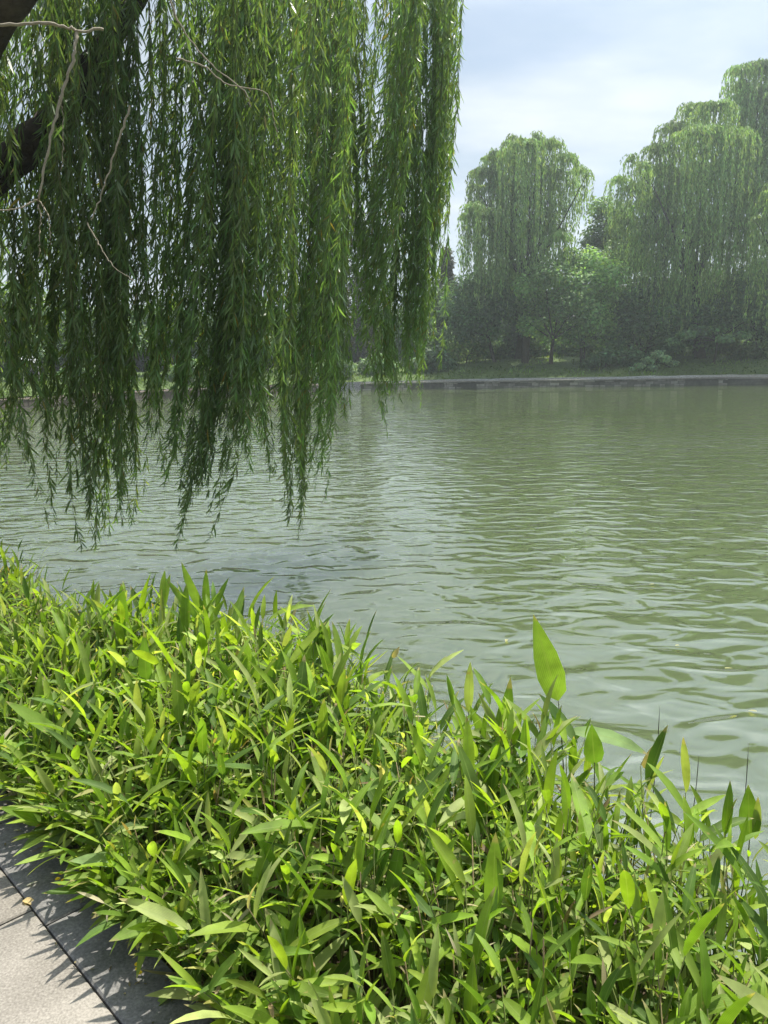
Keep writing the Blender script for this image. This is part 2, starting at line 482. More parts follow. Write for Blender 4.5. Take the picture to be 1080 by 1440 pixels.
def far_pt(px, d):
    """a place on the far bank, under column px of the photo, d metres behind the waterline"""
    dr = ray(px, 505)[:2]; dr = dr / np.linalg.norm(dr)
    best = None
    for k in range(len(SHORE) - 1):
        a, b = SHORE[k], SHORE[k + 1]
        M = np.array([[dr[0], a[0] - b[0]], [dr[1], a[1] - b[1]]])
        if abs(np.linalg.det(M)) < 1e-9: continue
        q, u_ = np.linalg.solve(M, a)
        if 0 <= u_ <= 1 and q > 15:
            best = q if best is None else max(best, q)
    x, y = dr * (best + d)
    return np.array([x, y, float(hill_z(d, x))])


g = Geo()
rows = []
for d in (0.45, 0.9, 1.6, 2.5, 3.6, 5, 7, 9.5, 13, 18, 26, 40, 70, 140, 300, 600):
    p = SHORE + SHORE_N * d
    z = hill_z(d, p[:, 0]) + rng.normal(0, 0.05 if d > 1 else 0.01, len(p))
    rows.append(np.c_[p, z])
grid_sheet(g, rows)
tag(g.build('far_bank', M_GRASSY), kind='structure')


def stone_wall(name, i0, i1, label, tint, course=0.19):
    root = thing(name, (*SHORE[(i0 + i1) // 2], WATER_Z), label, 'wall')
    off = np.array(root.location)
    gw, gc = Geo(), Geo()
    seg = SHORE[i0:i1 + 1]; nn = SHORE_N[i0:i1 + 1]
    d = np.r_[0, np.cumsum(np.linalg.norm(np.diff(seg, axis=0), axis=1))]

    def P(s, o_, z):
        x = np.interp(s, d, seg[:, 0]); y = np.interp(s, d, seg[:, 1])
        nx = np.interp(s, d, nn[:, 0]); ny = np.interp(s, d, nn[:, 1])
        return np.array([x + nx * o_, y + ny * o_, z]) - off

    def block(gg, s0, s1, o0, o1, z0, z1, c):
        v = [P(s0, o0, z0), P(s1, o0, z0), P(s1, o1, z0), P(s0, o1, z0), P(s0, o0, z1), P(s1, o0, z1), P(s1, o1, z1), P(s0, o1, z1)]
        f = [[0, 1, 5, 4], [1, 2, 6, 5], [2, 3, 7, 6], [3, 0, 4, 7], [4, 5, 6, 7]]
        gg.add(np.array(v), np.array(f), c)
    for s0 in np.arange(0, d[-1] - 3, 3.0):      # backing
        block(gw, s0, s0 + 3.0, 0.06, 0.4, WATER_Z - 1.5, WALL_TOP - 0.10, np.array(tint) * 0.45)
    z = WATER_Z - 0.1; r_ = 0
    while z < WALL_TOP - 0.12:
        s0 = rng.uniform(0, 0.3)
        z1 = min(z + course, WALL_TOP - 0.10)
        while s0 < d[-1] - 1:
            ln = rng.uniform(0.35, 0.75); k = rng.uniform(0.5, 1.45)
            block(gw, s0, s0 + ln - 0.03, 0.02 + rng.uniform(0, 0.02), 0.09, z, z1 - 0.018, np.array(tint) * k)
            s0 += ln
        z += course
    s0 = 0
    while s0 < d[-1] - 1.3:
        k = rng.uniform(0.85, 1.12)
        block(gc, s0, s0 + 1.18, -0.06, 0.46, WALL_TOP - 0.085, WALL_TOP, np.array(tint) * k)
        s0 += 1.2
    gw.build('stonework', M_WALL, root, smooth=False); gc.build('coping', M_WALL, root, smooth=False)
    return root


_split = int(np.argmin(np.abs(SHORE[:, 0] - at_z(500, 549, WATER_Z)[0])))
stone_wall('embankment_wall', _split, 118, 'long low grey stone embankment along the far shore below the grassy slope', (1.35, 1.33, 1.27))
stone_wall('embankment_wall', 22, _split - 1, 'pinkish stone embankment seen between the hanging willow strands at left', (1.35, 1.1, 1.0))

# ------------------------------------------------------------------ the near willow
def jitter(n, c, s):
    """n colours round c, s = spread of brightness"""
    k = rng.lognormal(0, s, (n, 1))
    return np.asarray(c)[None] * k * np.exp(rng.normal(0, s * 0.3, (n, 3)))


WT = bank(1.2, 8.2, 0.0)
willow = thing('weeping_willow', WT, 'large weeping willow whose long leafy strands hang over the water in front of everything', 'willow tree')


def wl(p):
    return np.asarray(p, float) - WT


g = Geo()
trunk_top = at(-60, 60, 5.1)
trunk_pts = spline([WT + (0, 0, -0.1), WT + (0.05, -0.1, 0.9), 0.5 * (WT + trunk_top) + (-.1, 0, .2), trunk_top, at(12, -40, 4.9), at(80, -180, 5.0)], 22)
tube(g, wl(trunk_pts), np.interp(np.arange(22), [0, 3, 14, 21], [.42, .32, .22, .14]), 12)
g.build('trunk', M_BARK, willow)

LIMBS = [
    ([at(-130, 330, 5.6), at(-20, 250, 5.8), at(50, 195, 5.9), at(110, 125, 6.0), at(150, 60, 6.0), at(230, -60, 6.2), at(380, -110, 6.6)], .15, .06),
    ([at(80, -180, 5.2), at(200, -260, 4.9), at(330, -280, 4.7), at(450, -250, 4.7)], .12, .03),
    ([at(150, -110, 5.4), at(330, -130, 7.0), at(480, -110, 8.6), at(600, -90, 9.1), at(650, -60, 9.2)], .10, .02),
    ([at(80, -180, 5.2), at(60, -300, 4.4), at(150, -330, 4.0), at(280, -300, 3.9)], .10, .02),
    ([at(230, -60, 5.7), at(300, -70, 8.2), at(400, -80, 9.6), at(520, -70, 10.2)], .07, .02),
    ([at(-60, 60, 5.6), at(-160, -100, 5.0), at(-120, -260, 4.4), at(20, -260, 4.2)], .12, .02),
]
limb_pts = []
for ctrl, r0, r1 in LIMBS:
    g = Geo(); p = spline(ctrl, 26)
    p = p + rng.normal(0, 0.012, p.shape)
    tube(g, wl(p), np.linspace(r0, r1, 26), 8)
    g.build('limb', M_BARK, willow)
    limb_pts.append(p)
limb_pts = np.concatenate(limb_pts)

# pale bare twigs that show in front of the leaves
for ctrl, r0, r1 in [
    ([at(-60, 38, 2.88), at(0, 35, 2.88), at(60, 33, 2.90), at(95, 38, 2.92), at(110, 43, 2.93), at(145, 41, 2.96)], .0085, .007),
    ([at(109, 43, 2.93), at(104, 80, 2.90), at(88, 130, 2.88), at(72, 190, 2.86), at(54, 280, 2.84)], .0095, .006),
    ([at(54, 280, 2.84), at(22, 294, 2.82), at(-20, 297, 2.80)], .005, .003),
    ([at(54, 280, 2.84), at(57, 310, 2.83), at(54, 360, 2.82)], .004, .002),
    ([at(54, 280, 2.84), at(68, 305, 2.83), at(71, 345, 2.82)], .004, .002),
    ([at(84, 135, 2.88), at(89, 170, 2.88), at(87, 240, 2.88)], .003, .002),
    ([at(183, 148, 3.04), at(165, 205, 3.02), at(146, 262, 3.01), at(128, 310, 2.99)], .006, .003),
    ([at(122, 313, 2.99), at(140, 345, 2.98), at(160, 375, 2.96), at(190, 395, 2.96)], .004, .0015),
    ([at(236, -10, 3.36), at(252, 32, 3.36), at(275, 65, 3.36), at(300, 92, 3.36), at(345, 130, 3.36), at(352, 150, 3.36)], .006, .003),
    ([at(248, 83, 3.52), at(285, 92, 3.52), at(320, 118, 3.52), at(372, 130, 3.52), at(385, 165, 3.52), at(392, 200, 3.52)], .006, .002),
]:
    tp_ = spline(ctrl, 30) + rng.normal(0, .0022, (30, 3))
    g = Geo(); tube(g, wl(tp_), np.linspace(r0, r1, 30) * .62 * rng.uniform(.85, 1.2, 30), 6); g.build('bare_twig', M_TWIG, willow)

# hanging branches: (px top, px tip, py tip, distance, strands, spread m)
HANG = [
    (-20, -12, 700, 4.3, 17, .20), (4, 8, 660, 4.0, 18, .18), (62, 58, 600, 4.6, 14, .18), (85, 72, 668, 3.9, 18, .17),
    (130, 118, 762, 4.2, 25, .17), (120, 140, 770, 5.0, 17, .16), (170, 172, 735, 4.1, 18, .12), (165, 186, 640, 3.7, 13, .14),
    (235, 222, 690, 4.3, 17, .12), (255, 240, 640, 4.0, 18, .15), (268, 271, 768, 4.4, 23, .11), (305, 296, 715, 4.6, 18, .13),
    (318, 328, 620, 4.1, 14, .14), (345, 350, 665, 4.7, 14, .11), (372, 362, 590, 5.0, 13, .10), (388, 388, 712, 5.0, 13, .06),
    (405, 404, 600, 5.4, 14, .12), (432, 425, 757, 6.1, 21, .10), (452, 440, 700, 5.5, 17, .10), (476, 464, 615, 5.6, 17, .10),
    (498, 482, 588, 6.0, 13, .08), (520, 500, 500, 6.2, 14, .13), (538, 516, 555, 6.0, 10, .07), (560, 541, 607, 6.4, 21, .09),
    (585, 566, 560, 6.6, 21, .14), (602, 580, 566, 6.6, 23, .10), (618, 594, 505, 6.8, 23, .10), (630, 610, 400, 7.0, 21, .10),
    (628, 620, 250, 7.1, 12, .06), (632, 625, 150, 7.1, 6, .03),
    (0, -10, 420, 5.4, 7, .22), (95, 90, 470, 5.8, 9, .32), (170, 160, 520, 5.4, 10, .32), (240, 230, 520, 5.6, 10, .30),
    (310, 300, 540, 6.0, 10, .28), (372, 326, 640, 5.8, 8, .14), (400, 392, 380, 6.6, 17, .30), (460, 446, 520, 6.4, 18, .26), (500, 480, 470, 6.8, 13, .26),
    (520, 500, 350, 7.4, 14, .28), (575, 545, 440, 7.6, 18, .24), (435, 430, 250, 4.6, 6, .22), (290, 300, 330, 3.9, 6, .18),
    (190, 200, 380, 4.3, 6, .20), (50, 45, 480, 3.2, 6, .18), (-30, -30, 560, 3.1, 7, .2), (400, 410, 480, 5.0, 8, .12),
]
WGREEN = np.array([0.125, 0.215, 0.068])
for (pt, pb, yb, D, ns, sp) in HANG:
    D = D * 1.28 if pt > 380 else D + max(0, 6.4 - D) * .75
    g = Geo()
    tip_c = at(pb, yb, D)
    up = at(pt, -20, D)
    ctint = rng.uniform(0.85, 1.2); slant = rng.normal(0, .06, 2); wave = rng.uniform(0, 6.28); yel = rng.uniform(0, 1)
    if pt > 560: slant[0] = -.4 * abs(slant[0])        # the outer branches lean in towards the crown
    nb = max(2, ns // 4)
    subs = np.c_[rng.normal(0, sp, (nb, 2)), np.abs(rng.normal(0, .22, nb))]
    subs[0] = 0
    for k in range(ns):
        sb = subs[k % nb]
        tip = tip_c + np.r_[sb[:2] + rng.normal(0, .065, 2), sb[2]]
        short = 0 if k < 2 else abs(rng.normal(0, 0.34)) + (0.35 * rng.random() if k > ns * 0.4 else 0)
        top_z = up[2] + rng.uniform(0.0, .45) if rng.random() < 0.75 else rng.uniform(tip[2] + 1.2, max(up[2], tip[2] + 1.4))
        z0 = tip[2] + short
        ln = max(0.8, top_z - z0)
        m = max(8, int(ln / 0.14))
        u_ = np.linspace(0, 1, m)                      # 0 top .. 1 tip
        lean = (tip[:2] - up[:2]) - (tip[:2] - tip_c[:2])
        frac = (up[2] - (top_z - ln * u_)) / max(up[2] - tip_c[2], .5)
        xy = (up[:2] + (tip[:2] - tip_c[:2]))[None] + lean[None] * np.sign(frac)[:, None] * np.abs(frac)[:, None] ** 1.25
        ph = rng.uniform(0, 6.28, 2); am = rng.uniform(0.02, 0.10)
        conv = np.clip(1.30 - 0.75 * u_ ** 1.5, 0.5, 1.3)     # strands gather towards the tips
        xy = tip_c[None, :2] + (xy - tip_c[None, :2])
        dev = (tip[:2] - tip_c[:2])[None] * (conv - 1)[:, None]
        dev = dev + slant[None] * ((1 - u_) * ln)[:, None] + np.c_[.05 * np.sin(u_ * 4.2 + wave) * u_, 0 * u_]
        pts = np.c_[xy + dev + am * np.c_[np.sin(u_ * 5 + ph[0]), np.cos(u_ * 4 + ph[1])] * u_[:, None], top_z - ln * u_]
        tube(g, wl(pts), np.linspace(.0028, .0009, m), 3, (0.11, 0.12, 0.045), mat=1)
        nl = int(ln / 0.0165)
        s = np.sort(rng.uniform(0.02, 1.0, nl))
        s = 1 - (1 - s) ** 1.1
        idx = s * (m - 1); i0 = np.minimum(idx.astype(int), m - 2); fr = (idx - i0)[:, None]
        P = pts[i0] * (1 - fr) + pts[i0 + 1] * fr
        T = unit(pts[i0 + 1] - pts[i0])
        az = rng.uniform(0, 6.28, nl) ; spread = rng.uniform(0.15, 1.2, nl)
        side = np.c_[np.cos(az), np.sin(az), np.zeros(nl)]
        side = side + np.array([-0.35, 0.1, 0])        # a light breeze from the right
        Dv = T + side * spread[:, None]
        Nn = unit(rng.normal(0, 1, (nl, 3)) * 0.6 + side)
        c = jitter(nl, WGREEN * ctint, 0.22)
        c[:, 0] *= 1 + 0.18 * yel * (rng.random(nl) < 0.5)
        old = rng.random(nl) < 0.012
        c[old] = (0.24, 0.20, 0.04)
        lng = rng.uniform(0.07, 0.155, nl) * np.interp(s, [0, .85, 1], [1, .95, .6])
        leaves(g, WILLOW, wl(P), Dv, Nn, lng, lng * rng.uniform(0.042, 0.068, nl), rng.uniform(-0.2, 1.1, nl), c)
    g.build('hanging_branch', [M_WILLOW, M_STEM], willow)

# ------------------------------------------------------------------ trees of the far bank
def far_willow(base, mops, label, trunk_r=0.3, tint=(0.075, 0.115, 0.045), group='weeping willows on the far bank', name='weeping_willow'):
    """mops: (point, radius, strand length, number of strands)"""
    root = thing(name, base, label, 'willow tree', group)
    B = np.asarray(base)
    gt, gl, gc = Geo(), Geo(), Geo()
    tops = np.array([m[0] for m in mops]); mid = tops.mean(0)
    fork = B + (mid - B) * np.array([.35, .35, .42])
    tp = spline([B + (0, 0, -.3), B + (fork - B) * .5 + rng.normal(0, .12, 3), fork], 10)
    tube(gt, tp - B, np.linspace(trunk_r, trunk_r * .6, 10), 9)
    for (p, r, ln, ns) in mops:
        p = np.asarray(p, float)
        lp = spline([fork, fork * .5 + p * .5 + np.r_[rng.normal(0, .3, 2), .5], p], 10)
        tube(gl, lp - B, np.linspace(trunk_r * .28, .02, 10), 6)
        # twigs arching out from the limb end and hanging down
        mt = rng.uniform(.72, 1.3)
        for k in range(int(ns * 1.6)):
            a = rng.uniform(0, 6.28); rr = 1.25 * r * math.sqrt(rng.random())
            out = np.array([math.cos(a), math.sin(a)]) * rr
            top = p + np.r_[out * 0.35, rng.uniform(-.1, .35)]
            far = p + np.r_[out, -0.10 * rr - 0.2 * rng.random()]
            L_ = ln * rng.uniform(.5, 1.25)
            end = far + np.r_[rng.normal(0, .10, 2) + out * .06, -L_]
            pts = spline([p, top, far, far * .5 + end * .5, end], 12)
            nl = int((rr + L_) * 11)
            s = rng.random(nl) ** 0.85 * 10.99
            i0 = s.astype(int); fr = (s - i0)[:, None]
            P = pts[i0] * (1 - fr) + pts[i0 + 1] * fr + rng.normal(0, .035, (nl, 3))
            T = unit(pts[i0 + 1] - pts[i0]) * .5 + np.array([0, 0, -1.0])
            Dv = T + rng.normal(0, .30, (nl, 3))
            Nn = rng.normal(0, 1, (nl, 3))
            c = jitter(nl, np.array(tint) * mt * 2.5 * rng.uniform(.75, 1.3), .22)
            leaves(gc, WILLOW, P - B, Dv, Nn, rng.uniform(.18, .40, nl), rng.uniform(.020, .042, nl), rng.uniform(0, .6, nl), c)
    gt.build('trunk', M_BARK, root); gl.build('limbs', M_BARK, root); gc.build('crown', M_FAR, root)
    return root


def lobe_leaves(gc, c0, r, n, size, tint, flat=1.0, droop=0.0, off=None):
    """leaf sprays filling a lobe, denser at its outside"""
    d = unit(rng.normal(0, 1, (n, 3)))
    rad = rng.random((n, 1)) ** 0.42 * (1 + 0.22 * np.sin(d[:, :1] * 7 + c0[0]) * np.cos(d[:, 1:2] * 6 + c0[1]))
    P = c0 + d * rad * r * np.array([1, 1, flat])
    nm = unit(d * .5 + rng.normal(0, .5, (n, 3)) + np.array([0, 0, .8]))
    Dv = unit(np.cross(nm, rng.normal(0, 1, (n, 3)))) + d * .5 + np.array([0, 0, -droop])
    sz = size * rng.uniform(.6, 1.3, n)
    leaves(gc, WILLOW, P - off, Dv, nm, sz, sz * rng.uniform(.22, .36, n), rng.uniform(.1, .9, n), jitter(n, tint, .24))


def broad_tree(name, base, lobes, label, cat='tree', group='leafy trees on the far bank', tint=(0.05, 0.085, 0.03), size=.26, trunk_r=.16,
               dens=260, flat=.8, droop=.2, forks=1, trunk=True, off_lean=(0, 0)):
    """lobes: (point, radius)"""
    root = thing(name, base, label, cat, group); B = np.asarray(base, float)
    gt, gc = Geo(), Geo()
    mid = np.mean([l_[0] for l_ in lobes], 0)
    low = min(l_[0][2] - l_[1] * flat for l_ in lobes)
    fz = max(B[2] + .5, low + .15 * (mid[2] - low))
    for f_ in range(forks):
        fk = np.array([B[0] + (mid[0] - B[0]) * .5, B[1] + (mid[1] - B[1]) * .5, fz]) + (rng.normal(0, .25, 3) * (forks > 1))
        b0 = B + np.r_[rng.normal(0, .12, 2), -.2] * (1 if forks > 1 else np.array([0, 0, 1]))
        tube(gt, spline([b0, (b0 + fk) / 2 + rng.normal(0, .05, 3), fk], 8) - B, np.linspace(trunk_r, trunk_r * .65, 8), 8)
        for (p, r) in lobes:
            p = np.asarray(p, float)
            if forks > 1 and rng.random() < .5: continue
            lp = spline([fk, (fk + p) / 2 + np.r_[rng.normal(0, .15, 2), .1], p], 7)
            tube(gt, lp - B, np.linspace(trunk_r * .4, .02, 7), 5)
    for (p, r) in lobes:
        n = int(dens * r * r * (0.26 / size) ** 2 * 2.2)
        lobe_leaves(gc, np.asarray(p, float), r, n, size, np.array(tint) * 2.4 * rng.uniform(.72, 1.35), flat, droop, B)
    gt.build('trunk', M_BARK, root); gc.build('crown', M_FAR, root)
    return root


def D_of(px, d):
    return float(far_pt(px, d)[1])


def lob(px_, d_, specs):
    """lobes given as (px, py, radius in photo pixels), round distance D"""
    D = D_of(px_, d_); out = []
    for (x, y, r) in specs:
        rm = r * D / FPX
        out.append((at(x, y, D + rng.normal(0, rm * .6)), rm))
    return out


def mop(px_, d_, specs):
    D = D_of(px_, d_); out = []
    for (x, y, r, ln, ns) in specs:
        rm = r * D / FPX
        out.append((at(x, y, D + rng.normal(0, 1.2)), rm, ln * D / FPX, ns))
    return out


# -- willows
far_willow(far_pt(738, 5.0), mop(738, 5.0, [
    (735, 204, 26, 140, 60), (765, 203, 24, 130, 50), (705, 222, 24, 150, 60), (684, 243, 22, 130, 50), (795, 222, 18, 90, 32),
    (815, 238, 14, 60, 22), (745, 235, 30, 130, 50), (715, 262, 32, 130, 50), (668, 290, 18, 90, 26), (652, 305, 9, 80, 8), (775, 245, 22, 90, 36), (722, 194, 9, 40, 12), (754, 190, 8, 36, 12), (779, 198, 7, 34, 10), (694, 214, 9, 46, 12), (668, 262, 10, 60, 12), (826, 244, 7, 44, 8),
    (760, 322, 34, 75, 44), (790, 330, 20, 65, 24), (690, 300, 30, 110, 40), (727, 315, 26, 80, 30)]),
    'round topped weeping willow on the far bank left of the gap of sky', tint=(0.085, 0.13, 0.05))
far_willow(far_pt(985, 5.5), mop(985, 5.5, [
    (975, 152, 22, 120, 46), (1005, 150, 24, 130, 50), (950, 178, 22, 110, 44), (925, 208, 20, 100, 38), (930, 240, 26, 100, 44), (985, 185, 34, 140, 60),
    (1030, 190, 30, 140, 56), (1060, 210, 24, 130, 44), (1010, 235, 36, 150, 56), (960, 250, 34, 140, 56), (1050, 270, 30, 130, 46),
    (888, 222, 12, 40, 16), (905, 232, 12, 50, 16), (870, 252, 16, 50, 22), (892, 262, 20, 70, 28), (915, 285, 30, 110, 44), (880, 310, 24, 90, 32),
    (965, 310, 40, 120, 56), (920, 330, 30, 110, 44), (1010, 320, 36, 110, 50), (950, 355, 28, 90, 32)]),
    'widest weeping willow on the far bank with trailing strands reaching down to the dark bushes', trunk_r=.42, tint=(0.085, 0.13, 0.05))
far_willow(far_pt(1110, 9.0), mop(1110, 9.0, [
    (1045, 98, 20, 90, 40), (1072, 92, 24, 120, 50), (1100, 88, 28, 150, 50), (1040, 120, 18, 70, 30), (1068, 130, 28, 150, 50), (1100, 140, 40, 190, 50),
    (1085, 190, 34, 150, 44), (1130, 110, 40, 180, 50), (1150, 160, 50, 200, 50)]),
    'tallest weeping willow rising behind the others at the picture edge', trunk_r=.4, tint=(0.08, 0.125, 0.05))
far_willow(far_pt(1125, 3.0), mop(1125, 3.0, [
    (1074, 290, 12, 120, 9), (1088, 272, 16, 140, 16), (1112, 255, 34, 170, 34), (1062, 310, 7, 95, 5), (1140, 270, 40, 170, 40)]),
    'weeping willow at the far right whose pale strands trail low over the slope', trunk_r=.3, tint=(0.10, 0.15, 0.055))

# -- leafy trees and shrubs on the slope
broad_tree('broadleaf_tree', far_pt(697, 5.5), lob(697, 5.5, [(655, 405, 24), (685, 395, 28), (640, 430, 24), (665, 440, 30), (700, 430, 30), (650, 462, 22), (688, 462, 24), (720, 410, 22)]),
           'dark green tree with a slim dark trunk beside the grassy clearing', tint=(0.045, 0.078, 0.034))
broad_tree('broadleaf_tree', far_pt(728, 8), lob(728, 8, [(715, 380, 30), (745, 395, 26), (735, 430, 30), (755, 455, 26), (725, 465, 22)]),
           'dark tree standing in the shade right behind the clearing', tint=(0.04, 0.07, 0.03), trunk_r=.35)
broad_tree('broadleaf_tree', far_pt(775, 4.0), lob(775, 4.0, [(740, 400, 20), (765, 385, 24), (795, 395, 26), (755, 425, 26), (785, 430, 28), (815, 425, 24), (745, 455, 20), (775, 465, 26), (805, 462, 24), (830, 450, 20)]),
           'bright green bushy tree catching the sun in the middle of the slope', tint=(0.078, 0.13, 0.045), dens=240)
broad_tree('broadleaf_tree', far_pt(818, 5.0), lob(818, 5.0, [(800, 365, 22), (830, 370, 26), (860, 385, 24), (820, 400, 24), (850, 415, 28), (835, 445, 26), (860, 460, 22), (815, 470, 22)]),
           'sunlit green tree with thin forked stems just right of the brightest one', tint=(0.085, 0.14, 0.05), forks=3, trunk_r=.09)
broad_tree('broadleaf_tree', far_pt(850, 11), lob(850, 11, [(845, 292, 18), (868, 300, 22), (850, 325, 28), (880, 335, 28), (835, 340, 20), (860, 365, 30), (830, 372, 24), (895, 365, 26)]),
           'round crowned tree whose top fills the gap below the sky between two willows', tint=(0.06, 0.10, 0.04), trunk_r=.22)
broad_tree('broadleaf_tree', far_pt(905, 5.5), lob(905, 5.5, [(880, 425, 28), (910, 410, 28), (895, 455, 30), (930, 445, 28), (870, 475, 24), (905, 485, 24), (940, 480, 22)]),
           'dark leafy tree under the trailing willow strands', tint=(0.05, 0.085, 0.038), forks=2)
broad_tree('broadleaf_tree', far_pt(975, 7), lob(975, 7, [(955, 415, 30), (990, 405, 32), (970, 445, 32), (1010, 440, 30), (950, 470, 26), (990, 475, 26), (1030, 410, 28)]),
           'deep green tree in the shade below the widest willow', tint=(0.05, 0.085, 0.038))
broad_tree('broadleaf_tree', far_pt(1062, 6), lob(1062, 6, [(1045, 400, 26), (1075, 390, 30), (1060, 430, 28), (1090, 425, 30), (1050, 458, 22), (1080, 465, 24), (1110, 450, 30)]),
           'mid green tree with purplish stems near the right picture edge', tint=(0.045, 0.075, 0.035), forks=3, trunk_r=.08)
broad_tree('spreading_tree', far_pt(1003, 3.0), lob(1003, 3.0, [(965, 470, 13), (985, 464, 14), (1010, 462, 15), (1035, 452, 14), (1055, 445, 14), (945, 480, 10), (1020, 475, 12), (1045, 470, 12), (1070, 440, 14)]),
           'low tree spreading flat layered branches above the stone wall', tint=(0.06, 0.10, 0.045), flat=.38, droop=.5, trunk_r=.10, dens=330)
broad_tree('drooping_shrub', far_pt(925, 1.8), lob(925, 1.8, [(925, 497, 9), (912, 505, 9), (900, 513, 8), (935, 503, 9), (946, 510, 8), (918, 516, 8), (890, 518, 6), (950, 520, 6)]),
           'small pale shrub with drooping sprays just above the stone wall', cat='shrub', group='shrubs on the far bank', tint=(0.085, 0.13, 0.07), flat=.5, droop=1.0, trunk_r=.04, dens=420, size=.20)
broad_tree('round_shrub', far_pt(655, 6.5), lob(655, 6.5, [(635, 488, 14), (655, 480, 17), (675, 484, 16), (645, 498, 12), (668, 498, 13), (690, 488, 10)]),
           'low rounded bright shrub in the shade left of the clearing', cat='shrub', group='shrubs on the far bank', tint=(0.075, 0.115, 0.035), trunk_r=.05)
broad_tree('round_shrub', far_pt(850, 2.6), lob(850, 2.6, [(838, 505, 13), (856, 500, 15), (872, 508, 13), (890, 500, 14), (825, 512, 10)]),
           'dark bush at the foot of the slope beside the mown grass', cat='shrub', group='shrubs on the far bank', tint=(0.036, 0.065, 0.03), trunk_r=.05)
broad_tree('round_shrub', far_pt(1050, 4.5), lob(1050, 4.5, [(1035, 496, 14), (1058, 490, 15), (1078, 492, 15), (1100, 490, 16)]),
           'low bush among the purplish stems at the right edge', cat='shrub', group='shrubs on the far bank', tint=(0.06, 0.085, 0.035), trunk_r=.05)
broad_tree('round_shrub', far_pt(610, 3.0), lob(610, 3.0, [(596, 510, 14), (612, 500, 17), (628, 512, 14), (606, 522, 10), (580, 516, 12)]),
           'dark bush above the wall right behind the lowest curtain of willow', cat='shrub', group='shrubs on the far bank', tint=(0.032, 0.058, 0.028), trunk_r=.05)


def conifer(base, px_, d_, top, bot, half, label, tint):
    root = thing('conifer', base, label, 'conifer', 'dark conifers behind the willow'); B = np.asarray(base, float)
    D = D_of(px_, d_); T = at(px_, top, D); zb = at(px_, bot, D)[2]; Rm = half * D / FPX
    gt, gc = Geo(), Geo()
    tube(gt, np.array([B, [B[0], B[1], (B[2] + T[2]) / 2], T]) - B + np.array([[0, 0, -.3], [0, 0, 0], [0, 0, 0]]), [.2, .13, .02], 8)
    for k in range(110):
        u_ = rng.random() ** .8; z = zb + (T[2] - zb) * u_; r = Rm * (1 - u_) ** .8 * rng.uniform(.6, 1.1) + .15
        a = rng.uniform(0, 6.28); e = np.array([T[0] + math.cos(a) * r, T[1] + math.sin(a) * r, z - .25 * r])
        nl = 70; q = rng.random((nl, 1)) ** .7
        P = np.array([T[0], T[1], z]) * (1 - q) + e * q + rng.normal(0, .12, (nl, 3))
        Dv = (e - np.array([T[0], T[1], z])) + rng.normal(0, .5, (nl, 3)) + np.array([0, 0, -.2])
        leaves(gc, WILLOW, P - B, Dv, rng.normal(0, 1, (nl, 3)), rng.uniform(.2, .4, nl), rng.uniform(.03, .07, nl), .4, jitter(nl, tint, .22))
    gt.build('trunk', M_BARK, root); gc.build('crown', M_FAR, root)


conifer(far_pt(628, 12), 628, 12, 352, 490, 17, 'dark brownish conifer peeping out right beside the hanging willow foliage', (0.05, 0.05, 0.042))
conifer(far_pt(505, 10), 505, 10, 296, 500, 34, 'tall grey brown conifer seen through the gaps of the hanging strands', (0.055, 0.058, 0.05))
conifer(far_pt(470, 13), 470, 13, 360, 500, 30, 'shorter dark conifer left of the tall grey brown one', (0.045, 0.055, 0.042))

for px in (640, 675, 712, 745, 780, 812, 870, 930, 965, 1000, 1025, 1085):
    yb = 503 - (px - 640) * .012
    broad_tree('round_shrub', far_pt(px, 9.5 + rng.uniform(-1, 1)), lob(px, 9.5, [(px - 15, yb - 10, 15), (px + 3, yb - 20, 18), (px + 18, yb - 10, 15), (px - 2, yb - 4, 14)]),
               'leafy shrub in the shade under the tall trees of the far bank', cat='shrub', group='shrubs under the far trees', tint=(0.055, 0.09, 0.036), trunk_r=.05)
# -- trees of the left part of the far bank, seen through the near willow
LB = [(612, 8, 398, 36, 'leafy tree between the dark brownish conifer and the lowest willow curtain', (0.05, 0.085, 0.04)),
      (572, 7, 425, 48, 'leafy tree behind the lowest curtain of willow near the conifers', (0.045, 0.075, 0.035)),
      (440, 8, 400, 55, 'green tree seen left of the conifers through the willow strands', (0.05, 0.085, 0.035)),
      (375, 9, 418, 50, 'pale green tree whose top shows below the bright gap in the willow', (0.085, 0.13, 0.06)),
      (310, 6, 425, 55, 'dense green tree behind the middle of the hanging strands', (0.045, 0.08, 0.032)),
      (235, 7, 415, 58, 'dark tree above the pinkish embankment', (0.038, 0.068, 0.03)),
      (160, 6, 430, 52, 'leafy tree above the pinkish embankment, next along to the left', (0.05, 0.085, 0.035)),
      (90, 8, 405, 60, 'broad tree near the white canopy', (0.042, 0.07, 0.03)),
      (10, 9, 395, 62, 'large tree behind the white canopy at the left edge', (0.045, 0.075, 0.032)),
      (-70, 7, 400, 62, 'leafy tree beyond the left edge of the picture', (0.045, 0.075, 0.032))]
for (px, d, top, rad, lab, tint) in LB:
    ls = [(px + rng.normal(0, 10), top + rad * .45, rad * .5)]
    for k in range(6):
        ls.append((px + rng.uniform(-1, 1) * rad * .75, rng.uniform(top + rad * .5, 495), rad * rng.uniform(.34, .5)))
    broad_tree('broadleaf_tree', far_pt(px, d), lob(px, d, ls), lab, tint=tint, size=.24, dens=230, group='trees of the left bank')
